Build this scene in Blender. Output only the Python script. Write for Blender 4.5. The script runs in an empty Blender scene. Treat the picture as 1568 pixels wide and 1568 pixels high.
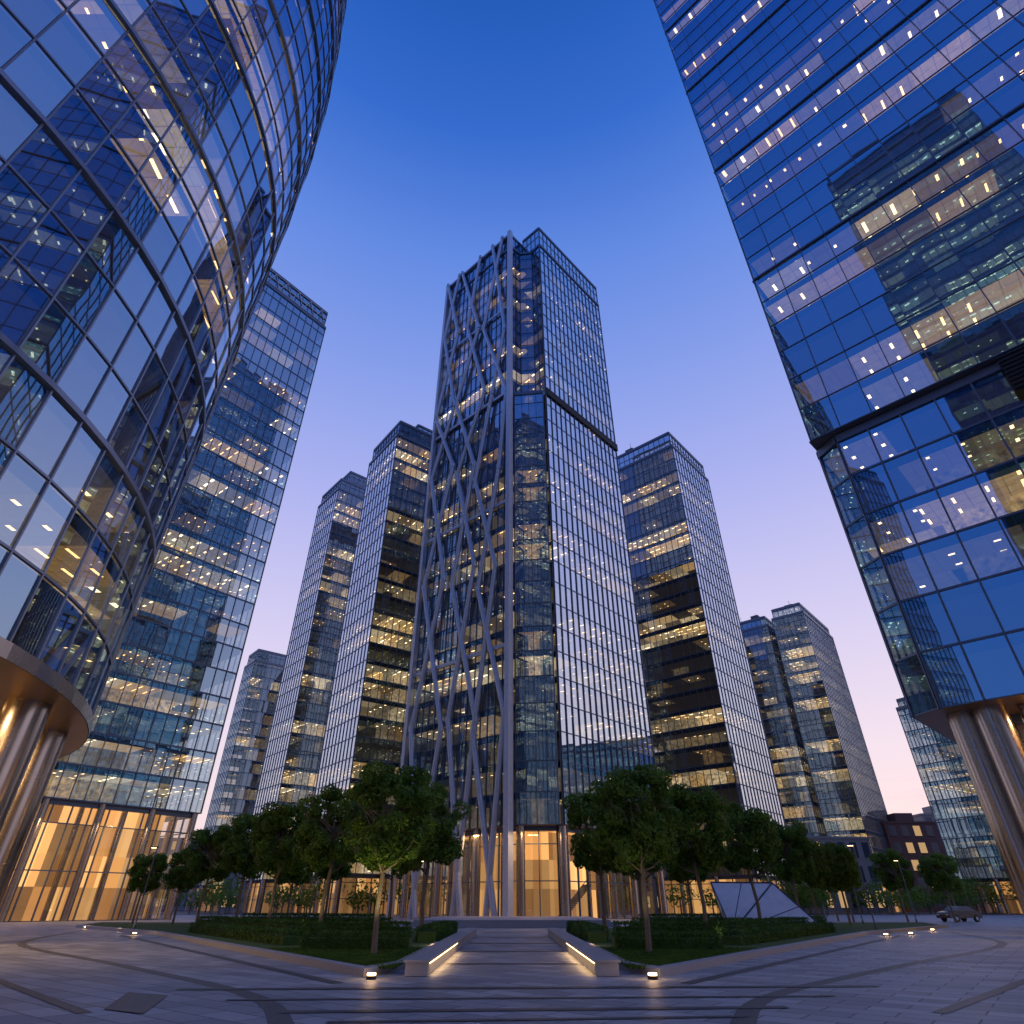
import bpy, bmesh, math, random
import numpy as np
from mathutils import Vector, Matrix
random.seed(7); rng=np.random.default_rng(7)
S=bpy.context.scene
S.view_settings.view_transform='Standard'; S.view_settings.look='None'; S.view_settings.exposure=0
COL=S.collection
def lin(r,g,b,a=1):
    f=lambda c:(c/255/12.92 if c/255<=0.04045 else ((c/255+0.055)/1.055)**2.4)
    return (f(r),f(g),f(b),a)
# ---------------------------------------------------------------- node helper
class NT:
    def __init__(s,nt): s.nt=nt
    def n(s,t,**k):
        x=s.nt.nodes.new(t)
        for a,b in k.items(): setattr(x,a,b)
        return x
    def l(s,a,b): s.nt.links.new(a,b)
    def setin(s,sock,v):
        if v is None: return
        if hasattr(v,'is_output'): s.l(v,sock)
        else: sock.default_value=v
    def m(s,op,a,b=None,c=None,clamp=False):
        x=s.n('ShaderNodeMath',operation=op,use_clamp=clamp)
        for i,v in enumerate((a,b,c)): s.setin(x.inputs[i],v)
        return x.outputs[0]
    def v(s,op,a,b=None,scale=None):
        x=s.n('ShaderNodeVectorMath',operation=op)
        s.setin(x.inputs[0],a); s.setin(x.inputs[1],b)
        if scale is not None: s.setin(x.inputs['Scale'],scale)
        return x.outputs['Value'] if op in('DOT_PRODUCT','LENGTH') else x.outputs[0]
    def mix(s,f,a,b,blend='MIX'):
        x=s.n('ShaderNodeMix',data_type='RGBA',blend_type=blend)
        s.setin(x.inputs[0],f); s.setin(x.inputs[6],a); s.setin(x.inputs[7],b)
        return x.outputs[2]
    def ramp(s,f,stops):
        x=s.n('ShaderNodeValToRGB'); e=x.color_ramp.elements
        e[0].position=stops[0][0]; e[0].color=stops[0][1]; e[1].position=stops[-1][0]; e[1].color=stops[-1][1]
        for p,c in stops[1:-1]:
            q=e.new(p); q.color=c
        s.setin(x.inputs[0],f); return x.outputs[0]
    def noise(s,vec,scale,detail=3,rough=.5):
        x=s.n('ShaderNodeTexNoise'); s.setin(x.inputs['Vector'],vec)
        x.inputs['Scale'].default_value=scale; x.inputs['Detail'].default_value=detail; x.inputs['Roughness'].default_value=rough
        return x.outputs[0],x.outputs[1]
def newmat(name):
    m=bpy.data.materials.new(name); m.use_nodes=True; m.node_tree.nodes.clear()
    N=NT(m.node_tree); o=N.n('ShaderNodeOutputMaterial'); return m,N,o
def pbr(name,col,rough=.5,metal=0,var=.15,vscale=2.0,bump=0,emis=None,es=0,spec=.5):
    m,N,o=newmat(name); p=N.n('ShaderNodeBsdfPrincipled')
    tc=N.n('ShaderNodeTexCoord').outputs['Object']
    f,_=N.noise(tc,vscale,4)
    c=N.mix(f,tuple(x*(1-var) for x in col[:3])+(1,),tuple(min(1,x*(1+var)) for x in col[:3])+(1,))
    N.l(c,p.inputs['Base Color']); p.inputs['Metallic'].default_value=metal
    N.l(N.m('ADD',N.m('MULTIPLY',f,.2),rough-.1),p.inputs['Roughness'])
    p.inputs['Specular IOR Level'].default_value=spec
    if bump:
        b=N.n('ShaderNodeBump'); b.inputs['Strength'].default_value=bump; N.l(f,b.inputs['Height']); N.l(b.outputs[0],p.inputs['Normal'])
    if emis: p.inputs['Emission Color'].default_value=emis; p.inputs['Emission Strength'].default_value=es
    N.l(p.outputs[0],o.inputs[0]); return m
def glassmat(name,tint,refl=.35,jit=.012,seed=0,trans=(.84,.84,.80,1),wob=.006,blinds=.1,power=3.2):
    m,N,o=newmat(name)
    uv=N.n('ShaderNodeUVMap').outputs[0]; uvf=N.v('FLOOR',uv); uvf=N.v('ADD',uvf,(seed*7.3,seed*3.1,seed))
    w=N.n('ShaderNodeTexWhiteNoise',noise_dimensions='3D'); N.l(uvf,w.inputs[0])
    j=N.v('SCALE',N.v('SUBTRACT',w.outputs[1],(.5,.5,.5)),scale=jit)
    g=N.n('ShaderNodeNewGeometry').outputs['Normal']
    tc=N.n('ShaderNodeTexCoord').outputs['Object']
    _,nc=N.noise(tc,.35,1.5); k=N.v('SCALE',N.v('SUBTRACT',nc,(.5,.5,.5)),scale=wob)
    nn=N.v('NORMALIZE',N.v('ADD',N.v('ADD',g,j),k))
    gl=N.n('ShaderNodeBsdfGlossy'); gl.inputs['Roughness'].default_value=.015; N.l(nn,gl.inputs['Normal'])
    tv=N.mix(N.m('MULTIPLY',w.outputs[0],.3),tint,tuple(x*.6 for x in tint[:3])+(1,)); N.l(tv,gl.inputs[0])
    tr=N.n('ShaderNodeBsdfTransparent'); tr.inputs[0].default_value=trans
    df=N.n('ShaderNodeBsdfDiffuse'); df.inputs[0].default_value=(.35,.38,.42,1)
    bl=N.m('MULTIPLY',N.m('GREATER_THAN',w.outputs[0],1-blinds),.3)
    m1=N.n('ShaderNodeMixShader'); N.l(bl,m1.inputs[0]); N.l(tr.outputs[0],m1.inputs[1]); N.l(df.outputs[0],m1.inputs[2])
    lw=N.n('ShaderNodeLayerWeight'); lw.inputs[0].default_value=.5
    fac=N.m('MULTIPLY_ADD',N.m('POWER',lw.outputs['Facing'],power),1-refl,refl,clamp=True)
    m2=N.n('ShaderNodeMixShader'); N.l(fac,m2.inputs[0]); N.l(m1.outputs[0],m2.inputs[1]); N.l(gl.outputs[0],m2.inputs[2])
    N.l(m2.outputs[0],o.inputs[0]); return m
def interior(name,fh,z0,p=.5,room=6,seed=0,amb=.5,fix=5,ztop=140,fade=.5,warm=(1,.58,.20,1),cool=(1,.80,.50,1)):  # room lighting painted as emission on ceilings and core walls, random per room
    m,N,o=newmat(name)
    tc=N.n('ShaderNodeTexCoord').outputs['Object']
    q=N.v('DIVIDE',N.v('SUBTRACT',tc,(0,0,z0)),(room,room,fh)); c=N.v('ADD',N.v('FLOOR',q),(seed*11.7+.5,seed*5.3+.5,seed*2.9+.5))
    w=N.n('ShaderNodeTexWhiteNoise',noise_dimensions='3D'); N.l(c,w.inputs[0])
    sp=N.n('ShaderNodeSeparateXYZ'); N.l(c,sp.inputs[0])
    w1=N.n('ShaderNodeTexWhiteNoise',noise_dimensions='1D'); N.l(sp.outputs[2],w1.inputs['W'])
    so=N.n('ShaderNodeSeparateXYZ'); N.l(tc,so.inputs[0])
    zf=N.m('SUBTRACT',1,N.m('MULTIPLY',N.m('DIVIDE',so.outputs[2],ztop),fade))
    thr=N.m('MULTIPLY',N.m('MULTIPLY',N.m('MULTIPLY_ADD',N.m('POWER',w1.outputs[0],2.0),2.3,.12),p),zf)
    lit=N.m('LESS_THAN',w.outputs[0],thr)
    sc=N.n('ShaderNodeSeparateXYZ'); N.l(w.outputs[1],sc.inputs[0])
    fx=N.m('LESS_THAN',N.m('FRACT',N.m('ADD',N.m('DIVIDE',so.outputs[0],N.m('MULTIPLY_ADD',sc.outputs[1],1.6,1.5)),sc.outputs[0])),N.m('MULTIPLY_ADD',sc.outputs[2],.10,.05))
    fy=N.m('LESS_THAN',N.m('FRACT',N.m('ADD',N.m('DIVIDE',so.outputs[1],2.1),sc.outputs[2])),N.m('MULTIPLY_ADD',sc.outputs[0],.6,.12))
    nz=N.n('ShaderNodeSeparateXYZ'); N.l(N.n('ShaderNodeNewGeometry').outputs['Normal'],nz.inputs[0])
    dn=N.m('GREATER_THAN',N.m('ABSOLUTE',nz.outputs[2]),.5)
    has=N.m('GREATER_THAN',sc.outputs[2],.3)
    fxx=N.m('MULTIPLY',N.m('MULTIPLY',N.m('MULTIPLY',fx,fy),has),N.m('MULTIPLY',dn,fix))
    nf,_=N.noise(tc,1.6,4,.7)
    wallv=N.m('MULTIPLY_ADD',N.m('SUBTRACT',nf,.3),2.6,0,clamp=True)
    tl=N.m('GREATER_THAN',N.m('FRACT',N.m('DIVIDE',so.outputs[0],1.2)),.06); tl2=N.m('GREATER_THAN',N.m('FRACT',N.m('DIVIDE',so.outputs[1],1.2)),.06)
    ceil_=N.m('MULTIPLY',N.m('MULTIPLY_ADD',N.m('MULTIPLY',tl,tl2),.3,.35),N.m('MULTIPLY_ADD',nf,.7,.4))
    sh=N.m('ADD',N.m('MULTIPLY',dn,ceil_),N.m('MULTIPLY',N.m('SUBTRACT',1,dn),wallv))
    va=N.m('MULTIPLY',N.m('MULTIPLY_ADD',N.m('POWER',sc.outputs[0],1.6),1.35,.16),sh)
    st=N.m('MULTIPLY',lit,N.m('ADD',N.m('MULTIPLY',va,amb),fxx))
    st=N.m('ADD',st,.012)
    col=N.mix(sc.outputs[1],warm,cool)
    p_=N.n('ShaderNodeBsdfPrincipled'); p_.inputs['Base Color'].default_value=(.22,.22,.22,1); p_.inputs['Roughness'].default_value=.8
    N.l(col,p_.inputs['Emission Color']); N.l(st,p_.inputs['Emission Strength'])
    N.l(p_.outputs[0],o.inputs[0]); m.cycles.emission_sampling='NONE'; return m
def lobbymat(name,e=1.2):  # lobby light painted as emission on walls and ceiling, varied per panel
    m,N,o=newmat(name)
    tc=N.n('ShaderNodeTexCoord').outputs['Object']
    f=N.v('FLOOR',N.v('DIVIDE',tc,(.9,.9,3.3)))
    w=N.n('ShaderNodeTexWhiteNoise',noise_dimensions='3D'); N.l(N.v('ADD',f,(.5,.5,.5)),w.inputs[0])
    f2=N.v('FLOOR',N.v('DIVIDE',tc,(4.5,4.5,3.3)))
    w2=N.n('ShaderNodeTexWhiteNoise',noise_dimensions='3D'); N.l(N.v('ADD',f2,(.5,.5,.5)),w2.inputs[0])
    k=N.m('MULTIPLY',N.m('MULTIPLY_ADD',w.outputs[0],.45,.55),N.m('MULTIPLY_ADD',N.m('POWER',w2.outputs[0],1.5),1.25,.16))
    col=N.mix(w.outputs[0],(1,.42,.11,1),(1,.56,.20,1))
    p=N.n('ShaderNodeBsdfPrincipled'); p.inputs['Base Color'].default_value=(.4,.26,.14,1); p.inputs['Roughness'].default_value=.4
    N.l(col,p.inputs['Emission Color']); N.l(N.m('MULTIPLY',k,e),p.inputs['Emission Strength'])
    N.l(p.outputs[0],o.inputs[0]); m.cycles.emission_sampling='NONE'; return m
def emat(name,col,s):
    m,N,o=newmat(name); e=N.n('ShaderNodeEmission'); e.inputs[0].default_value=col; e.inputs[1].default_value=s; N.l(e.outputs[0],o.inputs[0]); return m
# ---------------------------------------------------------------- mesh builder
class MB:
    def __init__(s): s.v=[];s.f=[];s.m=[];s.uv=[]
    def face(s,pts,m=0,uv=None):
        b=len(s.v); s.v+= [tuple(p) for p in pts]; s.f.append(tuple(range(b,b+len(pts)))); s.m.append(m)
        s.uv.append(uv if uv else [(0,0)]*len(pts))
    def hexa(s,c,m=0):
        for q in ((0,3,2,1),(4,5,6,7),(0,1,5,4),(1,2,6,5),(2,3,7,6),(3,0,4,7)): s.face([c[i] for i in q],m)
    def obox(s,o,e,n,L0,L1,N0,N1,Z0,Z1,m=0):
        P=lambda a,b,z:(o[0]+e[0]*a+n[0]*b,o[1]+e[1]*a+n[1]*b,z)
        c=[P(L0,N1,Z0),P(L1,N1,Z0),P(L1,N0,Z0),P(L0,N0,Z0)]; c+=[(p[0],p[1],Z1) for p in c]
        s.hexa(c,m)
    def box(s,x0,x1,y0,y1,z0,z1,m=0):
        s.hexa([(x0,y0,z0),(x1,y0,z0),(x1,y1,z0),(x0,y1,z0),(x0,y0,z1),(x1,y0,z1),(x1,y1,z1),(x0,y1,z1)],m)
    def tube(s,p0,p1,r,m=0,seg=10,r1=None,caps=True):
        p0=Vector(p0);p1=Vector(p1);d=(p1-p0).normalized(); r1=r if r1 is None else r1
        a=d.orthogonal().normalized(); b=d.cross(a)
        A=[p0+(a*math.cos(t)+b*math.sin(t))*r for t in [2*math.pi*i/seg for i in range(seg)]]
        B=[p1+(a*math.cos(t)+b*math.sin(t))*r1 for t in [2*math.pi*i/seg for i in range(seg)]]
        for i in range(seg):
            j=(i+1)%seg; s.face([A[i],A[j],B[j],B[i]],m)
        if caps: s.face(A[::-1],m); s.face(B,m)
    def prism(s,poly,z0,z1,m=0,mt=None,mb=None,mtop=True):
        n=len(poly)
        for i in range(n):
            a=poly[i];b=poly[(i+1)%n]; s.face([(a[0],a[1],z0),(b[0],b[1],z0),(b[0],b[1],z1),(a[0],a[1],z1)],m)
        if mtop: s.face([(p[0],p[1],z1) for p in poly],m if mt is None else mt)
        s.face([(p[0],p[1],z0) for p in poly[::-1]],m if mb is None else mb)
    def obj(s,name,mats,parent=None,smooth=False):
        me=bpy.data.meshes.new(name); me.from_pydata(s.v,[],s.f)
        for m in mats: me.materials.append(m)
        me.polygons.foreach_set('material_index',s.m)
        u=me.uv_layers.new(name='UVMap'); u.data.foreach_set('uv',[c for f in s.uv for p in f for c in p])
        me.update()
        if smooth:
            bm=bmesh.new(); bm.from_mesh(me); bmesh.ops.remove_doubles(bm,verts=bm.verts,dist=.0005); bm.to_mesh(me); bm.free()
            me.polygons.foreach_set('use_smooth',[True]*len(me.polygons)); me.set_sharp_from_angle(angle=math.radians(50)); me.update()
        ob=bpy.data.objects.new(name,me); COL.objects.link(ob)
        if parent: ob.parent=parent
        return ob
def empty(name,loc=(0,0,0),rz=0):
    e=bpy.data.objects.new(name,None); e.location=loc; e.rotation_euler=(0,0,rz); e.empty_display_size=1; COL.objects.link(e); return e
def inset(poly,d):
    n=len(poly); out=[]
    for i in range(n):
        p0=Vector(poly[i-1]);p=Vector(poly[i]);p1=Vector(poly[(i+1)%n])
        e0=(p-p0).normalized(); e1=(p1-p).normalized()
        n0=Vector((-e0.y,e0.x)); n1=Vector((-e1.y,e1.x))
        b=(n0+n1); k=max(b.length_squared/2,.3); out.append(tuple(p+b*(d/k)))
    return out
def scalep(poly,k):
    cx=sum(p[0] for p in poly)/len(poly); cy=sum(p[1] for p in poly)/len(poly)
    return [(cx+(p[0]-cx)*k,cy+(p[1]-cy)*k) for p in poly]
# ---------------------------------------------------------------- shared mats
M_frame=pbr('mullion_metal',(.14,.18,.25),.42,.6)
M_frame_l=pbr('light_mullion_metal',(.26,.30,.38),.4,.6)
M_slab=pbr('slab_edge',(.035,.045,.06),.6)
M_roof=pbr('roof_grey',(.12,.13,.15),.7)
M_dark=pbr('dark_louvre',(.012,.014,.02),.5)
M_bronze=pbr('bronze_soffit',(.36,.24,.13),.38,.7)
M_column=pbr('brushed_column',(.42,.37,.33),.26,.95,var=.08,vscale=.6)
M_steel=pbr('brace_steel',(.56,.59,.66),.38,.4)
M_stone=pbr('kerb_stone',(.38,.38,.39),.6,bump=.2,vscale=8)
M_lobby=lobbymat('lobby_glow_wall',1.3)
M_lobby2=lobbymat('lobby_faint_glow_wall',.7)
M_lamp=emat('warm_lamp',(1,.6,.25,1),14)
M_lobglass=glassmat('lobby_glass',(.6,.65,.7,1),.10,.004,9,(.92,.92,.9,1),blinds=0)
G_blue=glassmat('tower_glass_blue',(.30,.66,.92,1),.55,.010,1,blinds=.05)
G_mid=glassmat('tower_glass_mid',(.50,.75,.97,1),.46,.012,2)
G_skyside=glassmat('tower_glass_skyside',(.80,.92,1,1),.70,.006,3,blinds=.04)  # bright sky reflection of these tower sides put into tint and reflectivity
G_dark=glassmat('tower_glass_dark',(.44,.64,.86,1),.28,.012,4)  # darker copy; tower sides mirroring less sky get that dimness in the tint

def wallset(gl,fr,poly,z0,z1,fh,pw,mw=.10,md=.16,hh=.22,hd=.10,heavy=0,faces=None,gm=0,skipv=False):
    n=len(poly)
    for i in range(n):
        a=Vector(poly[i]); b=Vector(poly[(i+1)%n]); L=(b-a).length
        if L<.05: continue
        e=(b-a)/L; nn=Vector((e.y,-e.x))
        g=gm[i] if isinstance(gm,(list,tuple)) else gm
        gl.face([(a.x,a.y,z0),(b.x,b.y,z0),(b.x,b.y,z1),(a.x,a.y,z1)],g,[(i*100,0),(i*100+L/pw,0),(i*100+L/pw,(z1-z0)/fh),(i*100,(z1-z0)/fh)])
        k=max(1,round(L/pw)); 
        for j in range(k+1):
            t=L*j/k
            w=mw if 0<j<k else mw*1.6
            fr.obox(a,e,nn,max(0,t-w/2),min(L,t+w/2),-.04,md,z0,z1)
        z=z0; q=0
        while z<z1-.3:
            h=hh; d=hd
            if heavy and q%heavy==0: h=hh*2.2; d=md+.1
            fr.obox(a,e,nn,0.003,L-.003,-.05,d,z-h/2+(.0 if q else h/2),z+h/2)
            z+=fh; q+=1
        fr.obox(a,e,nn,0.002,L-.002,-.3,md+.05,z1-.5,z1+.25)
def poly_tower(name,loc,phi,vols,lobby=None,seed=0,room=6,p=.5,amb=1.0,fix=4,fade=.5,parent=None,**k):
    E=parent or empty(name,(loc[0],loc[1],0),phi)
    gl=MB();fr=MB();it=MB()
    gmats=[];
    fh0=vols[0]['fh']; z00=vols[0]['z0']
    mi=interior(name+'_rooms',fh0,z00,p,room,seed,amb,fix,max(v['z1'] for v in vols),fade)
    for vd in vols:
        poly=vd['poly']; fh=vd['fh']; z0=vd['z0'];z1=vd['z1']
        gs=vd.get('glass',G_mid); gs=gs if isinstance(gs,list) else [gs]*len(poly)
        ids=[]
        for g in gs:
            if g not in gmats: gmats.append(g)
            ids.append(gmats.index(g))
        wallset(gl,fr,poly,z0,z1,fh,vd.get('pw',1.5),vd.get('mw',.09),vd.get('md',.14),vd.get('hh',.14),vd.get('hd',.08),vd.get('heavy',0),gm=ids)
        ins=inset(poly,.22); core=scalep(poly,vd.get('core',.55))
        if vd.get('slabs',True):
            z=z0+fh
            while z<z1+.2:
                it.prism(ins,z-.8,min(z+.04,z1-.05),1,1,0)
                z+=fh
            it.prism(core,z0+.1,z1-.5,0)
        it.face([(q[0],q[1],z1-.06) for q in inset(poly,.1)],2)
        it.face([(q[0],q[1],z0-.004) for q in poly[::-1]],vd.get('soff',2))
    gl.obj('glass_curtain_wall',gmats,E); fr.obj('mullions',[k.get('frame',M_frame)],E); it.obj('floor_slabs_and_rooms',[mi,M_slab,M_roof,M_bronze],E)
    if lobby:
        lb=MB(); lf=MB(); li=MB(); h=lobby['h']; lp=inset(lobby['poly'],lobby.get('in',1.5))
        wallset(lb,lf,lp,0.02,h-.02,h/2.5,lobby.get('pw',3),.14,.2,.12,.12)
        li.prism(scalep(lobby['poly'],lobby.get('core',.62)),0.02,h-.1,0)
        li.face([(q[0],q[1],h-.05) for q in inset(lp,.1)[::-1]],0)
        li.face([(q[0],q[1],.03) for q in inset(lp,.1)],1)
        ic=inset(lp,2.2)
        for i in range(len(ic)):
            a=Vector(ic[i]);b=Vector(ic[(i+1)%len(ic)]);L=(b-a).length
            if L<4: continue
            for j in range(int(L/5)):
                q=a+(b-a)*((j+.6)*5/L); li.tube((q.x,q.y,0),(q.x,q.y,h-.05),.32,2,12)
                li.tube((q.x+.9,q.y+.5,h-.12),(q.x+.9,q.y+.5,h-.06),.22,3,10)
        P=lobby['poly']; r=lobby.get('r',.5)
        for i in range(len(P)):
            a=Vector(P[i]);b=Vector(P[(i+1)%len(P)]);L=(b-a).length; kk=max(1,round(L/lobby.get('sp',7)))
            e=(b-a)/L; nn=Vector((-e.y,e.x))
            for j in range(kk):
                q=a+e*(L*j/kk+ (.0 if j else r+.1))+nn*(r+.1); li.tube((q.x,q.y,0),(q.x,q.y,h),r,2,24)
        lb.obj('lobby_glass',[M_lobglass],E); lf.obj('lobby_frames',[M_frame],E); li.obj('lobby_interior',[lobby.get('mat',M_lobby),M_stone,M_column,M_lamp2],E,smooth=True)
    return E
M_lamp2=emat('ceiling_lamp',(1,.72,.4,1),8); M_lamp2.cycles.emission_sampling='NONE'
def rect(w,d,x0=0,y0=0): return [(x0,y0),(x0+w,y0),(x0+w,y0+d),(x0,y0+d)]
# ================================================================= WORLD
W=bpy.data.worlds.new('World'); S.world=W; W.use_nodes=True; nt=W.node_tree; nt.nodes.clear(); N=NT(nt)
d=N.v('NORMALIZE',N.n('ShaderNodeTexCoord').outputs['Generated']); sp=N.n('ShaderNodeSeparateXYZ'); N.l(d,sp.inputs[0]); z=sp.outputs[2]
front=N.ramp(z,[(0,lin(252,222,210)),(.07,lin(250,226,228)),(.18,lin(240,224,238)),(.34,lin(216,208,242)),(.55,lin(174,180,240)),(.70,lin(138,160,234)),(.83,lin(98,138,226)),(.91,lin(54,108,206)),(.98,lin(24,84,178))])
back=N.ramp(z,[(0,lin(120,134,190)),(.2,lin(98,130,205)),(.5,lin(60,110,204)),(.8,lin(36,98,198)),(1,lin(24,82,178))])
az=N.m('ADD',N.m('MULTIPLY',sp.outputs[1],.75),N.m('MULTIPLY',sp.outputs[0],.45))
f=N.m('SMOOTH_MIN',N.m('MULTIPLY_ADD',az,1.0,.8,clamp=False),1,.1); f=N.m('MAXIMUM',f,0)
sky=N.mix(f,back,front)
mp=N.v('MULTIPLY',d,(3,3,22)); cf,_=N.noise(mp,1.3,4,.55)
cm=N.m('MULTIPLY',N.m('MULTIPLY_ADD',cf,6,-2.8,clamp=True),N.m('MULTIPLY',N.m('GREATER_THAN',z,.0),N.m('SUBTRACT',1,N.m('MULTIPLY',z,5),clamp=True)))
sky=N.mix(N.m('MULTIPLY',cm,.6),sky,lin(196,178,208))
gm=N.m('MULTIPLY_ADD',z,60,1,clamp=True)
sky=N.mix(gm,(.03,.032,.045,1),sky)
st=N.n('ShaderNodeTexSky',sky_type='NISHITA',sun_disc=False,sun_elevation=math.radians(1),sun_rotation=math.radians(35))
bg=N.n('ShaderNodeBackground'); N.l(sky,bg.inputs[0]); bg.inputs[1].default_value=1.0
bg2=N.n('ShaderNodeBackground'); N.l(st.outputs[0],bg2.inputs[0]); bg2.inputs[1].default_value=.01
ad=N.n('ShaderNodeAddShader'); N.l(bg.outputs[0],ad.inputs[0]); N.l(bg2.outputs[0],ad.inputs[1])
wo=N.n('ShaderNodeOutputWorld'); N.l(ad.outputs[0],wo.inputs[0])
# ================================================================= GROUND
m,N,o=newmat('plaza_paving'); tc=N.n('ShaderNodeTexCoord').outputs['Object']
mpn=N.n('ShaderNodeMapping'); N.l(tc,mpn.inputs[0]); mpn.inputs['Rotation'].default_value=(0,0,math.radians(38))
br=N.n('ShaderNodeTexBrick'); N.l(mpn.outputs[0],br.inputs['Vector']); br.inputs['Scale'].default_value=1; br.inputs['Brick Width'].default_value=1.2; br.inputs['Row Height'].default_value=.6
br.inputs['Mortar Size'].default_value=.018; br.inputs['Color1'].default_value=(.24,.255,.27,1); br.inputs['Color2'].default_value=(.50,.52,.53,1); br.inputs['Mortar'].default_value=(.05,.05,.055,1)
nf,_=N.noise(tc,.5,5,.6); n2,_=N.noise(tc,14,3)
c=N.mix(N.m('MULTIPLY',nf,.35),br.outputs[0],(.2,.215,.235,1)); c=N.mix(N.m('MULTIPLY',n2,.2),c,(.42,.43,.44,1))
sx=N.n('ShaderNodeSeparateXYZ'); N.l(tc,sx.inputs[0])
far=N.m('GREATER_THAN',sx.outputs[1],130); c=N.mix(far,c,(.05,.052,.056,1))
p=N.n('ShaderNodeBsdfPrincipled'); N.l(c,p.inputs['Base Color']); N.l(N.m('MULTIPLY_ADD',nf,.35,.38),p.inputs['Roughness'])
b=N.n('ShaderNodeBump'); b.inputs['Strength'].default_value=.3; b.inputs['Distance'].default_value=.01; N.l(br.outputs['Fac'],b.inputs['Height']); b.invert=True; N.l(b.outputs[0],p.inputs['Normal'])
N.l(p.outputs[0],o.inputs[0]); M_pave=m
g=MB(); g.face([(-1500,-1500,0),(1500,-1500,0),(1500,1500,0),(-1500,1500,0)]); g.obj('ground',[M_pave])
M_band=pbr('dark_granite',(.08,.083,.09),.5,bump=.1,vscale=10)
def ribbon(mb,pts,w,z,m=0):
    P=[Vector(p) for p in pts]
    L=[];R=[]
    for i,p in enumerate(P):
        t=(P[min(i+1,len(P)-1)]-P[max(i-1,0)]).normalized(); nn=Vector((-t.y,t.x))
        L.append(p+nn*w/2); R.append(p-nn*w/2)
    for i in range(len(P)-1): mb.face([(R[i].x,R[i].y,z),(R[i+1].x,R[i+1].y,z),(L[i+1].x,L[i+1].y,z),(L[i].x,L[i].y,z)],m)
def smooth(pts,n=8):
    out=[]; P=[pts[0]]+list(pts)+[pts[-1]]
    for i in range(1,len(P)-2):
        for k in range(n):
            t=k/n; a,b,c,d_=[Vector(q) for q in P[i-1:i+3]]
            out.append(tuple(.5*((2*b)+(c-a)*t+(2*a-5*b+4*c-d_)*t*t+(3*b-a-3*c+d_)*t**3)))
    out.append(tuple(pts[-1])); return out
bd=MB()
for sgn in (-1,1):
    ribbon(bd,smooth([(sgn*2.9,9),(sgn*3.7,12.5),(sgn*5.9,16.6),(sgn*12.4,23.6),(sgn*24,36),(sgn*30,50)]),.4,.004)
    ribbon(bd,[(sgn*4.2,18.3),(sgn*24,45.0)],.35,.008)
    ribbon(bd,[(sgn*7.5,13.6),(sgn*34,40)],.25,.008)
for y,w in ((12.9,.2),(14.0,.3),(15.6,.2),(17.4,.35)):
    ribbon(bd,[(-3-(y-12.9),y-.3),(4+(y-12.9),y+.3)],w,.012)
for y in (24,30,36,42,50): ribbon(bd,[(-2.1,y),(2.1,y)],.4,.012)
for q in ((-7.4,14.0),):
    x,y=q; bd.face([(x,y,.016),(x+1.0,y-.55,.016),(x+.2,y+2.0,.016),(x-.9,y+2.5,.016)])
bd.obj('paving_bands',[M_band])
# beds
m,N,o=newmat('lawn'); tc=N.n('ShaderNodeTexCoord').outputs['Object']; nf,_=N.noise(tc,9,5,.7); n2,_=N.noise(tc,.6,2)
c=N.mix(nf,(.03,.075,.015,1),(.10,.20,.035,1)); c=N.mix(n2,c,(.05,.11,.022,1)); p=N.n('ShaderNodeBsdfPrincipled'); N.l(c,p.inputs[0]); p.inputs['Roughness'].default_value=.9
b=N.n('ShaderNodeBump'); b.inputs['Strength'].default_value=.8; b.inputs['Distance'].default_value=.05; N.l(nf,b.inputs['Height']); N.l(b.outputs[0],p.inputs['Normal']); N.l(p.outputs[0],o.inputs[0]); M_lawn=m
bedL=[(-3.9,19.8),(-3.1,22.3),(-3.1,47),(-9,57),(-26,68),(-40,70),(-36,60),(-22.5,46)]
bedR=[(-x,y) for x,y in bedL]
for poly in (bedL,bedR):
    ar=sum((poly[i][0]*poly[(i+1)%len(poly)][1]-poly[(i+1)%len(poly)][0]*poly[i][1]) for i in range(len(poly)))
    if ar<0: poly=poly[::-1]
    E=empty('planting_bed')
    k=MB(); inn=inset(poly,.38); n=len(poly)
    for i in range(n):
        j=(i+1)%n; a,b_,c_,d_=poly[i],poly[j],inn[j],inn[i]
        k.face([(*a,0),(*b_,0),(*b_,.18),(*a,.18)]); k.face([(*a,.18),(*b_,.18),(*c_,.18),(*d_,.18)]); k.face([(*d_,.05),(*d_,.18),(*c_,.18),(*c_,.05)][::-1])
    k.obj('stone_kerb',[M_stone],E)
    q=MB(); q.face([(*p_,.14) for p_ in inn]); q.obj('lawn',[M_lawn],E)
for sgn in (-1,1):
    E=empty('low_stone_wall'); w=MB()
    x0,x1=sorted((sgn*2.25,sgn*2.85))
    w.box(x0,x1,20,46,.012,.30); w.box(x0-.05,x1+.05,19.95,46.05,.30,.36)
    w.obj('wall',[M_stone],E)
    s=MB(); xx=sorted((sgn*2.245,sgn*2.21)); s.box(xx[0],xx[1],20.3,30,.265,.288); s.obj('light_strip',[emat('strip_lamp',(1,.6,.25,1),7)],E)
stp=MB()
for i in range(4): stp.prism([(-9+i*.3,58+i*.5),(9-i*.3,58+i*.5),(9-i*.3,78),(-9+i*.3,78)],.0+i*.13+.001,(i+1)*.13)
stp.obj('plaza_steps',[M_stone])
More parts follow.
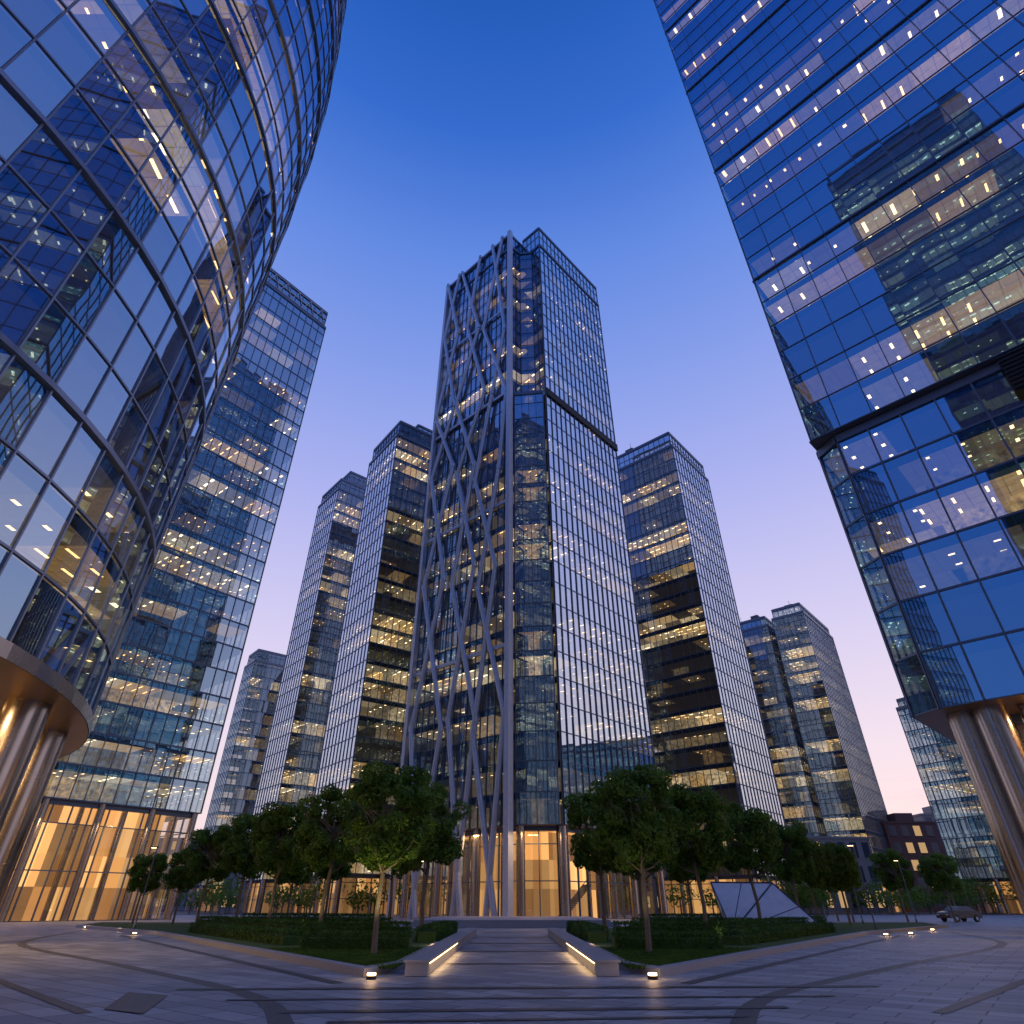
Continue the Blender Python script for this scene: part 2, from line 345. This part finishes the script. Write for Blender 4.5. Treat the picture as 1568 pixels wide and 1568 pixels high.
# ================================================================= CENTRAL TOWER
phi=math.radians(47); K=(3.706,81.54)
up=[(4.2,0),(28,0),(28,27.5),(0,27.5),(0,5.4),(2.8,5.1),(4.5,2.8)]
F=3.8
E=poly_tower('braced_skyscraper',K,phi,[
 dict(poly=up,z0=10,z1=134,fh=F,pw=1.5,glass=[G_skyside,G_skyside,G_mid,G_mid,G_dark,G_dark,G_mid],md=.18,soff=3),
 dict(poly=[(3.5,.2),(4.45,2.6),(2.8,4.95),(.3,4.7)],z0=10,z1=85,fh=F,pw=1.45,glass=G_mid,slabs=True,core=.3,soff=3),
 dict(poly=[(0,5.45),(9.5,5.45),(9.5,27.45),(0,27.45)],z0=134.3,z1=139,fh=4,pw=1.5,glass=G_mid,slabs=False),
 dict(poly=[(4.25,.03),(27.9,.03),(27.9,5.3),(4.25,5.3)],z0=134.3,z1=141,fh=3.3,pw=1.5,glass=G_skyside,slabs=False)],
 lobby=dict(poly=[(4.2,0.2),(27.8,.2),(27.8,27.3),(.3,27.3),(.3,4.8)],h=10,pw=1.9,**{'in':1.6},core=.45,sp=8,r=.55),p=.8,room=4.5,seed=1,amb=1.1,fix=5,fade=.65)
bx=MB(); y0,y1=5.4,27.5
Y=lambda s:y0+(y1-y0)*s
strings=[[(.08,0),(.30,22),(.12,48),(.38,68),(.20,88),(.05,105),(.25,139)],
[(.15,0),(.02,24),(.30,45),(.10,68),(.02,86),(.35,110),(.10,139)],
[(.35,0),(.55,25),(.35,50),(.62,72),(.30,90),(.60,115),(.45,139)],
[(.42,0),(.28,24),(.60,48),(.40,72),(.70,92),(.42,112),(.75,139)],
[(.75,0),(.95,25),(.70,50),(.98,75),(.72,92),(.98,118),(.80,139)],
[(.80,0),(.62,24),(.95,50),(.68,75),(1,92),(.75,116),(1,139)]]
for st_ in strings:
    for (a,za),(b_,zb) in zip(st_,st_[1:]): bx.tube((-.75,Y(a),za),(-.75,Y(b_),zb),.40,0,12)
    for a,za in st_[1:]: bx.tube((-.75,Y(a),za-.5),(-.75,Y(a),za+.5),.47,0,12); bx.tube((-.7,Y(a),za),(.1,Y(a),za),.15,0,6)
bx.box(-1.1,-.15,4.7,5.6,0,139.3); bx.box(-1.0,-.2,27.3,28,0,139.2)
for zz in (86,139,112,60,34): bx.box(-.55,-.3,5.6,27.3,zz-.3,zz+.3)
bx.obj('steel_bracing',[M_steel],E)
dk=MB(); dk.box(4.3,28.3,-.32,-.1,84.6,86.4); dk.box(28.1,28.32,0,27,84.6,86.4)
dk.box(28.22,28.7,.3,27,10,84)
for i in range(5): dk.box(4.3,28.25,-.37,-.33,84.7+i*.36,84.8+i*.36)
dk.obj('mechanical_floor_louvres',[M_dark],E)
stc=MB()
for i in range(16): stc.box(7+i*.35,7.4+i*.35,2.6,3.8,.3+i*.22,.5+i*.22)
stc.tube((7,2.55,1.3),(12.6,2.55,4.9),.05); stc.obj('escalator',[M_frame],E)
# ================================================================= LEFT TOWER 2
E=poly_tower('glass_skyscraper',(-58,72),math.radians(51.7),[
 dict(poly=rect(24.6,26),z0=12,z1=112,fh=3.9,pw=1.6,glass=[G_mid,G_mid,G_mid,G_dark],hh=.22,soff=3),
 dict(poly=rect(24.0,25,.3,.3),z0=112.3,z1=117,fh=2.3,pw=1.6,glass=G_mid,slabs=False)],
 lobby=dict(poly=rect(24.6,26),h=12,pw=2.1,**{'in':.8},core=.75,sp=6,r=.45),p=1.0,room=5,seed=2,fade=.5,amb=1.15,fix=5)
tr_=MB()
for i in range(8):
    x0=.4+i*2.98; tr_.tube((x0,.12,112.8),(x0+1.49,.12,116.6),.09,0,6); tr_.tube((x0+1.49,.12,116.6),(x0+2.98,.12,112.8),.09,0,6)
for zz in (112.8,114.7,116.6): tr_.tube((.3,.12,zz),(24.3,.12,zz),.11,0,6)
tr_.obj('crown_truss',[M_steel],E)
# ================================================================= MID TOWERS
def T(loc,deg,w,d_,h,seed,p=.5,glassA=G_mid,glassB=G_mid,fh=3.8,crown=4,pw=1.6,extra=None,name='glass_skyscraper',**k):
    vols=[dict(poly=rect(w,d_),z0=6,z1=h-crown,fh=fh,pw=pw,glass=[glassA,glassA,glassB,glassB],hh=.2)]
    if crown: vols.append(dict(poly=rect(w-1,d_-1,.5,.5),z0=h-crown+.3,z1=h,fh=2,pw=pw,glass=glassA,slabs=False))
    if extra: vols+=extra
    E=poly_tower(name,loc,math.radians(deg),vols,lobby=dict(poly=rect(w,d_),h=6,pw=3,core=.8,sp=8,r=.4,mat=M_lobby2),seed=seed,p=p,**k)
    rf=MB(); rr=random.Random(seed)
    for _ in range(3):
        x=rr.uniform(1,w-4); y=rr.uniform(1,d_-4); rf.box(x,x+3,y,y+2.4,h-.05,h+rr.uniform(1,2)); rf.tube((x+1,y+1,h),(x+1,y+1,h+rr.uniform(2.5,4.5)),.06,0,5)
    rf.obj('roof_plant',[M_roof],E); return E
T((-30,120),37.7,26,16.5,110,3,.95,G_dark,G_skyside,crown=5,extra=[dict(poly=rect(12,9,7,3),z0=110.3,z1=114,fh=2,pw=1.6,glass=G_mid,slabs=False)],room=4,fade=.4,fix=5)
T((-53.4,150),41,24,14,113,4,.95,G_dark,G_skyside,crown=4,room=4,fade=.4,extra=[dict(poly=rect(10,6,4,3),z0=113.3,z1=119,fh=2,pw=1.6,glass=G_dark,slabs=False)])
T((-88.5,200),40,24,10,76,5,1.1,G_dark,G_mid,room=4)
T((43.2,125),48.6,21.5,22,110.4,6,1.1,G_skyside,G_dark,crown=5,room=4,fade=.4,fix=5)
T((89.2,170),49,29,9.5,79.8,7,1.15,G_skyside,G_dark,crown=3,room=4,fade=.3)
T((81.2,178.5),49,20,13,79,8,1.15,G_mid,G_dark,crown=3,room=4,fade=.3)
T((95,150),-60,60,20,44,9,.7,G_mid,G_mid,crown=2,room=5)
# low background buildings
M_brick=pbr('red_brick',(.15,.085,.08),.8,vscale=3)
M_conc=pbr('pale_concrete',(.3,.29,.28),.7)
def lowb(name,x,y,w,d_,h,mat,seed,rot=0,lp=.3):
    E=empty(name,(x,y,0),math.radians(rot)); b_=MB(); wn=MB(); nf=max(2,int(h/3.6)); fh=h/nf; nx=int(w/3)
    b_.box(0,w,0,d_,0,h); b_.box(-.2,w+.2,-.2,d_+.2,h+.002,h+.5); b_.box(w*.3,w*.55,d_*.3,d_*.6,h+.5,h+3)
    rr=random.Random(seed)
    for i in range(nf):
        for j in range(nx):
            x0=(j+.25)*w/nx; lit=1 if rr.random()<lp else 0
            wn.box(x0,x0+w/nx*.55,-.02,.1,i*fh+1,i*fh+fh-.6,lit)
            b_.box(x0-.1,x0+w/nx*.55+.1,-.15,0.05,i*fh+.85,i*fh+.99)
    b_.obj('walls_and_roof',[mat],E); wn.obj('windows',[pbr('dark_pane',(.03,.05,.08),.15),M_litpane],E)
M_litpane=emat('lit_pane',(1,.62,.3,1),.5); M_litpane.cycles.emission_sampling='NONE'
lowb('brick_office_building',101,182,20,14,20,M_brick,1,lp=.12); lowb('concrete_office_building',123,200,20,14,24,M_conc,2,lp=.12)
lowb('concrete_office_building',52,150,30,12,14,M_conc,3,10); lowb('concrete_office_building',-78,190,60,12,16,M_conc,4)
lowb('concrete_office_building',-20,170,60,12,15,M_conc,5); lowb('concrete_office_building',60,230,140,12,20,M_conc,6)
lowb('concrete_office_building',-200,230,130,12,20,M_conc,7)
# ================================================================= RIGHT TOWER
LP=[(1.84,.57),(50,.57),(50,31),(-.14,31),(-.14,1.7)]
E=poly_tower('office_tower_with_overhang',(27.1,41.7),math.radians(-45),[
 dict(poly=rect(52,32),z0=36.6,z1=172,fh=3.9,pw=2.6,glass=G_blue,mw=.08,md=.1,hh=.1,hd=.07,heavy=6,soff=2,core=.7),
 dict(poly=LP,z0=12.6,z1=36.2,fh=3.9,pw=2.6,glass=G_blue,mw=.12,hh=.16,soff=3,core=.7)],
 lobby=dict(poly=[(3,1.6),(49,1.6),(49,30),(1,30),(1,3)],h=12.6,pw=3,**{'in':5},core=.7,sp=7.5,r=1.0),seed=11,p=.55,room=5.2,amb=1.1,fix=5,fade=.35)
lv=MB(); lv.box(14,24,-.3,-.15,33,36.4)
for i in range(9): lv.box(14,24,-.4,-.31,33.1+i*.38,33.2+i*.38)
lv.obj('vent_louvres',[M_dark],E)
# ================================================================= LEFT CURVED TOWER
C=(-47.2,20.9); E=empty('curved_glass_tower',(C[0],C[1],0),0)
prof=[(10,27),(30,27.3),(65,28),(81,27.9),(104,26.2),(125,23.7),(140,21.2),(150,19.5)]
def R(z): return float(np.interp(z,[p_[0] for p_ in prof],[p_[1] for p_ in prof]))
def Rs(z): return (R(z-6)+R(z)+R(z+6))/3
NS=84; fh=3.5; nfl=41; z0=10.0
gl=MB();fr=MB();it=MB()
ang=[2*math.pi*i/NS for i in range(NS+1)]
pt=lambda r,a,z:(r*math.cos(a),r*math.sin(a),z)
for kf in range(nfl):
    za=z0+kf*fh; zb=za+fh; ra,rb=Rs(za),Rs(zb)
    for i in range(NS):
        a,b_=ang[i],ang[i+1]
        gl.face([pt(ra,a,za),pt(ra,b_,za),pt(rb,b_,zb),pt(rb,a,zb)],0,[(i+.1,kf+.1),(i+.9,kf+.1),(i+.9,kf+.9),(i+.1,kf+.9)])
        fr.tube(pt(ra+.05,a,za),pt(rb+.05,a,zb),.065,0,4,caps=False)
        hv=(kf%3==0); h=.14 if hv else .055; dd=.2 if hv else .08
        q=[pt(ra-.05,a,za-h),pt(ra-.05,b_,za-h),pt(ra+dd,b_,za-h),pt(ra+dd,a,za-h)]
        q2=[(x,y,za+h) for x,y,_ in q]
        fr.face(q,0); fr.face([q2[3],q2[2],q2[1],q2[0]],0); fr.face([q[3],q[2],q2[2],q2[3]],0)
    rc=rb-.25
    it.face([pt(rc,ang[i],zb-.7) for i in range(NS)][::-1],0)
    for i in range(NS):
        it.face([pt(rc,ang[i],zb-.7),pt(rc,ang[i+1],zb-.7),pt(rc,ang[i+1],zb),pt(rc,ang[i],zb)],1)
        cr=rc-5; it.face([pt(cr,ang[i],za+.02),pt(cr,ang[i+1],za+.02),pt(cr,ang[i+1],zb-.7),pt(cr,ang[i],zb-.7)],0)
it.face([pt(Rs(z0)+.2,ang[i],z0-.3) for i in range(NS)][::-1],2)
zt=z0+nfl*fh; it.face([pt(Rs(zt),ang[i],zt) for i in range(NS)],3)
for i in range(NS): it.face([pt(Rs(z0)+.25,ang[i],z0-.3),pt(Rs(z0)+.25,ang[i+1],z0-.3),pt(Rs(z0)+.25,ang[i+1],z0+.35),pt(Rs(z0)+.25,ang[i],z0+.35)],4)
gl.obj('glass_curtain_wall',[glassmat('curved_tower_glass',(.50,.76,.98,1),.48,.014,5,blinds=.06)],E)
fr.obj('mullions',[M_frame_l],E)
it.obj('floor_slabs_and_rooms',[interior('curved_rooms',fh,z0,.62,4.5,12,1.0,5,150,.5),M_slab,M_bronze,M_roof,M_column],E)
lb=MB();lc=MB()
for i in range(60):
    a,b_=2*math.pi*i/60,2*math.pi*(i+1)/60
    lb.face([pt(20.5,a,.02),pt(20.5,b_,.02),pt(20.5,b_,9.65),pt(20.5,a,9.65)],0); lc.face([pt(16.5,a,.02),pt(16.5,b_,.02),pt(16.5,b_,9.65),pt(16.5,a,9.65)],0)
    lc.tube(pt(20.6,a,0),pt(20.6,a,9.65),.09,1,6)
for i in range(25):
    a=math.radians(33.5+14.4*i); lc.tube(pt(25.3,a,0),pt(25.3,a,9.7),.95,2,36,caps=False); lc.tube(pt(25.3,a,0),pt(25.3,a,.25),1.08,2,36)
    for da in (0,.13): lc.tube(pt(22.8,a+da,9.62),pt(22.8,a+da,9.68),.16,3,10)
lb.obj('lobby_glass',[M_lobglass],E); lc.obj('columns_and_lobby',[M_lobby,M_frame,M_column,M_lamp],E,smooth=True)
# ================================================================= TOWERS BEHIND THE VIEWPOINT (seen in reflections)
T((-26,-24),225,30,34,182,21,.7,G_dark,G_dark,room=5,fade=.1)
T((12,-88),200,30,30,120,22,.6,G_mid,G_mid,room=5)
T((62,-50),150,30,26,95,23,.6,G_dark,G_mid,room=5)
T((-95,-6),250,26,30,110,24,.6,G_mid,G_mid,room=5)
# ================================================================= TREES
def leafmat(name,a,b_):
    m,N,o=newmat(name); tc=N.n('ShaderNodeTexCoord').outputs['Object']; f1,_=N.noise(tc,1.6,2); f2,_=N.noise(tc,23,1)
    c=N.mix(N.m('MULTIPLY_ADD',N.m('ADD',f1,f2),1.8,-1.3,clamp=True),a,b_)
    p=N.n('ShaderNodeBsdfPrincipled'); N.l(c,p.inputs[0]); p.inputs['Roughness'].default_value=.5; p.inputs['Specular IOR Level'].default_value=.2
    t=N.n('ShaderNodeBsdfTranslucent'); N.l(c,t.inputs[0]); mx=N.n('ShaderNodeMixShader'); mx.inputs[0].default_value=.4
    N.l(p.outputs[0],mx.inputs[1]); N.l(t.outputs[0],mx.inputs[2]); N.l(mx.outputs[0],o.inputs[0]); return m
M_leaf=leafmat('foliage',(.055,.13,.02,1),(.22,.36,.05,1)); M_hleaf=leafmat('hedge_foliage',(.04,.10,.02,1),(.12,.24,.04,1))
M_bark=pbr('bark',(.22,.175,.13),.85,bump=.5,vscale=12)
def leaves(mb,P,Nn,size,mi,r):
    n=len(P)
    T1=r.normal(size=(n,3)); T1-= (T1*Nn).sum(1,keepdims=True)*Nn*.7; T1/=np.linalg.norm(T1,axis=1,keepdims=True)
    T2=np.cross(Nn,T1); T2/=np.linalg.norm(T2,axis=1,keepdims=True)
    s=size*(.6+.8*r.random((n,1)))
    A=P-T1*s; B=P+T2*s*.45; Cc=P+T1*s; D=P-T2*s*.45
    b=len(mb.v); arr=np.stack([A,B,Cc,D],1).reshape(-1,3)
    mb.v+= [tuple(q) for q in arr.tolist()]
    mb.f+= [(b+4*i,b+4*i+1,b+4*i+2,b+4*i+3) for i in range(n)]; mb.m+=[mi]*n; mb.uv+=[[(0,0)]*4]*n
def tree_mesh(seed,n=17000):
    r=np.random.default_rng(seed); rr=random.Random(seed); mb=MB()
    pts=[Vector((0,0,-.1)),Vector((rr.uniform(-.05,.05),rr.uniform(-.05,.05),1.3)),Vector((rr.uniform(-.1,.1),rr.uniform(-.1,.1),2.6)),Vector((rr.uniform(-.15,.15),rr.uniform(-.15,.15),4.6))]
    rad=[.11,.085,.075,.04]
    for i in range(3): mb.tube(pts[i],pts[i+1],rad[i],1,9,rad[i+1],caps=False)
    for i in range(16):
        t=rr.uniform(2.3,4.2); base=Vector((0,0,t)); a=i*2.4+rr.uniform(-.3,.3); L=rr.uniform(.9,1.6)
        e=Vector((math.cos(a)*L,math.sin(a)*L,t+rr.uniform(.4,1.4))); mid=(base+e)/2+Vector((0,0,-.12))
        mb.tube(base,mid,.045,1,5,.03,caps=False); mb.tube(mid,e,.03,1,5,.012,caps=False)
        for _ in range(2):
            e2=e+Vector((rr.uniform(-.5,.5),rr.uniform(-.5,.5),rr.uniform(0,.5))); mb.tube(mid,e2,.02,1,4,.008,caps=False)
    cl=[]
    while len(cl)<80:
        x,y,z_=rr.uniform(-1,1),rr.uniform(-1,1),rr.uniform(-1,1)
        rxy=math.hypot(x,y); q=(rxy**3.6+abs(z_)**3.6)
        if .2<q<1: cl.append((x*1.5,y*1.5,4.25+z_*1.55,rr.uniform(.24,.48)))
    per=n//len(cl)
    for cx,cy,cz,cr in cl:
        u=r.normal(size=(per,3)); u/=np.linalg.norm(u,axis=1,keepdims=True)
        rad_=cr*(.55+.5*r.random((per,1))**.5); P=np.array([cx,cy,cz])+u*rad_*np.array([1.05,1.05,.85])
        nn=u+r.normal(size=(per,3))*.55+np.array([0,0,.3]); nn/=np.linalg.norm(nn,axis=1,keepdims=True)
        leaves(mb,P,nn,.09,0,r)
    return mb
meshes=[]
for sd in (1,2,3,4):
    ob=tree_mesh(sd).obj('tree',[M_leaf,M_bark]); meshes.append(ob.data); bpy.data.objects.remove(ob)
TR=[(-4.9,26.3,1.04),(-10,38,1.2),(-15.5,46,1.24),(-21,55,1.28),(-24.8,57,1.18),(-4.7,38,1.22),(-33,63,.92),(-29,62,.95),(-14,54,1.2),(-8,47,1.2),(-19,61,1.15),
(5.0,27,1.05),(9.6,36,1.16),(14.9,43.5,1.18),(20.4,51,1.16),(28,60,1.0),(5.1,40,1.2),(8.5,47,1.15),(13.5,54,1.15),(24.6,58,1.05),(41.6,76,1.12),(46,75,1.05),(34,72,1.05),(37,82,1.1),(52,84,1.1)]
for i,(x,y,s) in enumerate(TR):
    o_=bpy.data.objects.new('tree',meshes[i%4]); o_.location=(x,y,.13 if y<69 and abs(x)<34 else 0); o_.scale=(s,s,s); o_.rotation_euler=(0,0,i*1.9); COL.objects.link(o_)
mb=MB(); r=np.random.default_rng(5)
for i in range(150):
    side=-1 if i%2 else 1; x=side*r.uniform(12,130); y=r.uniform(112,140)+abs(x)*.2; h=r.uniform(3.5,6.5)
    u=r.normal(size=(150,3)); u/=np.linalg.norm(u,axis=1,keepdims=True)
    leaves(mb,np.array([x,y,h*.62])+u*np.array([2.6,2.6,h*.4])*r.uniform(.7,1.05,(150,1)),u,.35,0,r); mb.tube((x,y,0),(x,y,h*.5),.15,1,5)
mb.obj('distant_trees',[M_leaf,M_bark])
def hedge(pts,w=1.0,h=.75):
    mb=MB(); r=np.random.default_rng(int(abs(pts[0][0]*100+pts[0][1]*7)))
    for a,b_ in zip(pts,pts[1:]):
        a=Vector(a);b_=Vector(b_);L=(b_-a).length;e=(b_-a)/L;nn=Vector((-e.y,e.x))
        mb.obox(a,e,nn,0,L,-w/2+.08,w/2-.08,.14,h-.06,1)
        n=int((L*(w+2*h))*240); t=r.random(n)*L; q=r.random(n)*(w+2*h)
        P=np.zeros((n,3)); Nn=np.zeros((n,3))
        top=(q<w); lf=(q>=w)&(q<w+h); rt=q>=w+h
        off=np.where(top,q-w/2,np.where(lf,-w/2,w/2))+r.normal(size=n)*.035; zz=np.where(top,h,np.where(lf,q-w,q-w-h))+r.normal(size=n)*.035+.1
        P[:,0]=a.x+e.x*t+nn.x*off; P[:,1]=a.y+e.y*t+nn.y*off; P[:,2]=zz
        Nn[top]=(0,0,1); Nn[lf]=(-nn.x,-nn.y,0); Nn[rt]=(nn.x,nn.y,0); Nn+=r.normal(size=(n,3))*.5; Nn/=np.linalg.norm(Nn,axis=1,keepdims=True)
        leaves(mb,P,Nn,.06,0,r)
    mb.obj('hedge',[M_hleaf,M_lawn])
for s in (-1,1):
    hedge([(s*4.0,29),(s*8.2,29)],1,.55); hedge([(s*9.4,31.5),(s*20,46.3)],1,.5) ; hedge([(s*3.9,33.5),(s*3.9,45)],1,.6); hedge([(s*5,35.5),(s*10.4,35.5)],1.2,.75)
    hedge([(s*10.6,36),(s*22,52)],1.2,.75); hedge([(s*7,42),(s*14,42)],1,.8); hedge([(s*9,50),(s*20,54)],1,.9)
mb=MB(); r=np.random.default_rng(9)
for s in (-1,1):
    n=14000; y=20.4+r.random(n)*9; x=3.2+r.random(n)*np.maximum(.1,(y-19.9)*.69)
    P=np.stack([s*x,y,np.full(n,.16)],1); Nn=r.normal(size=(n,3))*np.array([1,1,.2]); Nn/=np.linalg.norm(Nn,axis=1,keepdims=True); leaves(mb,P,Nn,.035,0,r)
mb.obj('grass',[M_hleaf])
# ================================================================= STREET FURNITURE
def lamp_post(x,y,h=4.6):
    E=empty('street_lamp',(x,y,0)); b_=MB(); b_.tube((0,0,0),(0,0,.4),.09,0,10); b_.tube((0,0,.4),(0,0,h),.05,0,10,.035); b_.box(-.45,.08,-.07,.07,h,h+.08); b_.box(-.4,-.05,-.05,.05,h-.015,h-.002,1); b_.obj('post_and_head',[M_frame,M_lamp],E)
for q in ((25,50),(-5.8,46,),(-27,52),(31,64),(6.2,48),(-12,60),(16,60),(38,68)): lamp_post(*q[:2],h=5.2 if abs(q[0])>20 else 4)
def ground_light(x,y,pw=8):
    E=empty('ground_light',(x,y,0)); b_=MB(); b_.tube((0,0,.0),(0,0,.08),.13,0,14); b_.tube((0,0,.081),(0,0,.13),.11,1,14); b_.obj('lamp_body',[M_dark,M_lamp],E)
    L=bpy.data.lights.new('ground_lamp_light','POINT'); L.energy=pw; L.color=(1,.6,.28); L.shadow_soft_size=.1; o_=bpy.data.objects.new('lamp_light',L); o_.location=(0,0,.4); o_.parent=E; COL.objects.link(o_)
for q in ((-3.6,19.3),(3.6,19.3),(-3.4,31.5),(3.4,31.5),(-23.5,45.5),(25,45.8),(-34,58),(22.5,44),(30,52),(-28,52)): ground_light(*q)
def light(kind,loc,e,col,parent=None,size=1,rot=(0,0,0),spot=None,name='lamp_light'):
    L=bpy.data.lights.new(name,kind); L.energy=e; L.color=col
    if kind=='AREA': L.size=size
    else: L.shadow_soft_size=size
    if spot: L.spot_size=math.radians(spot); L.spot_blend=.6
    o_=bpy.data.objects.new(name,L); o_.location=loc; o_.rotation_euler=rot; COL.objects.link(o_)
    if parent: o_.parent=parent
WARM=(1,.62,.30)
E_=empty('soffit_downlights')
for loc in ((-25,25,9.4),(-27.2,32,9.4),(-24.6,17,9.4)): light('AREA',loc,480,WARM,E_,1.5)
E_=empty('soffit_downlights')
for loc in ((36,39,12.2),(42,32,12.2),(48,26,12.2)): light('AREA',loc,600,WARM,E_,1.5)
E_=empty('lobby_downlights')
for loc in ((2.5,83,9.3),(-5,90,9.3),(12,91,9.3),(-46,82,10),(-52,75,10)): light('AREA',loc,300,WARM,E_,1.5)
E_=empty('tree_uplight')
for x,y in ((-5.2,25.2),(-4.3,25.3)): light('SPOT',(x,y,.25),130,(1,.80,.35),E_,.08,(math.radians(170),0,0),85)
for x,y in ((4.4,26),(10.0,35),(-10.4,37),(15.3,42.5),(-15.9,45),(-4.2,37),(20.8,50)): light('SPOT',(x,y,.25),55,(1,.80,.38),E_,.08,(math.radians(170),0,0),90)  # extra uplights added to lighten the other trees
for s in (-1,1):
    L=bpy.data.lights.new('strip_light','AREA'); L.shape='RECTANGLE'; L.size=.05; L.size_y=9; L.energy=12; L.color=WARM
    o_=bpy.data.objects.new('path_strip_light',L); o_.location=(s*2.12,25,.25); o_.rotation_euler=(0,math.radians(20*s),0); COL.objects.link(o_)
# faceted pavilion
E=empty('faceted_glass_pavilion',(-1.4,0,0)); pv=MB(); B=[(15.6,47,.1),(21.6,46.6,.1),(23.4,52,.1),(17,53,.1)]; A=(15.4,49.5,2.9);B2=(19.6,49.2,2.85)
fc=[(B[0],B[1],B2),(B[0],B2,A),(B[1],B[2],B2),(B[2],B[3],A),(B[2],A,B2),(B[3],B[0],A)]
for t in fc: pv.face(t,0)
for t in fc:
    for i in range(3): pv.tube(t[i],t[(i+1)%3],.05,1,6)
    mm=[(t[1][k]+t[2][k])/2 for k in range(3)]; pv.tube(t[0],mm,.03,1,6)
pv.obj('panels_and_frame',[pbr('white_panel',(.85,.87,.9),.3),M_frame],E)
def car(x,y,rot,col):
    E=empty('parked_car',(x,y,0),math.radians(rot)); b_=MB()
    prof=[(-2.2,.35),(-2.25,.75),(-2.05,.95),(-1.5,1.0),(-.95,1.42),(.45,1.45),(1.15,1.0),(2.0,.88),(2.2,.65),(2.2,.35)]
    n=len(prof); W_=.88
    def w(z_): return W_ if z_<1.05 else W_-.2
    for i in range(n):
        a=prof[i];c=prof[(i+1)%n]; gl_=1 if (a[1]>=.98 and c[1]>=.98 and abs(a[1]-c[1])>.2) else 0
        b_.face([(a[0],-w(a[1]),a[1]),(c[0],-w(c[1]),c[1]),(c[0],w(c[1]),c[1]),(a[0],w(a[1]),a[1])],gl_)
    for s in (-1,1):
        b_.face([(p_[0],s*W_,min(p_[1],1.0)) for p_ in prof if p_[1]<=1.01],0)
        b_.face([(-1.5,s*W_,1.0),(1.15,s*W_,1.0),(.45,s*(W_-.2),1.45),(-.95,s*(W_-.2),1.42)],1)
        for xx in (-1.35,1.35): b_.tube((xx,s*.7,.33),(xx,s*.91,.33),.33,2,18); b_.tube((xx,s*.9,.33),(xx,s*.93,.33),.18,3,12)
        b_.box(2.18,2.23,s*.6-.15,s*.6+.15,.6,.75,4); b_.box(-2.28,-2.23,s*.65-.12,s*.65+.12,.7,.82,5)
    b_.obj('body_and_wheels',[pbr('car_paint',col,.25,.3),pbr('car_window',(.02,.025,.03),.1),pbr('tyre',(.02,.02,.02),.8),M_frame_l,pbr('headlamp_glass',(.6,.6,.6),.1),pbr('tail_lamp_glass',(.25,.02,.02),.2)],E)
car(49,79,195,(.05,.05,.055))
# ================================================================= CAMERA
cd=bpy.data.cameras.new('camera'); cam=bpy.data.objects.new('camera',cd); COL.objects.link(cam)
cam.location=(0,0,1.6); cam.rotation_euler=(math.radians(90+33.3),0,0); cd.lens=21.0; cd.sensor_width=36; cd.clip_end=5000; cd.clip_start=.1
S.camera=cam
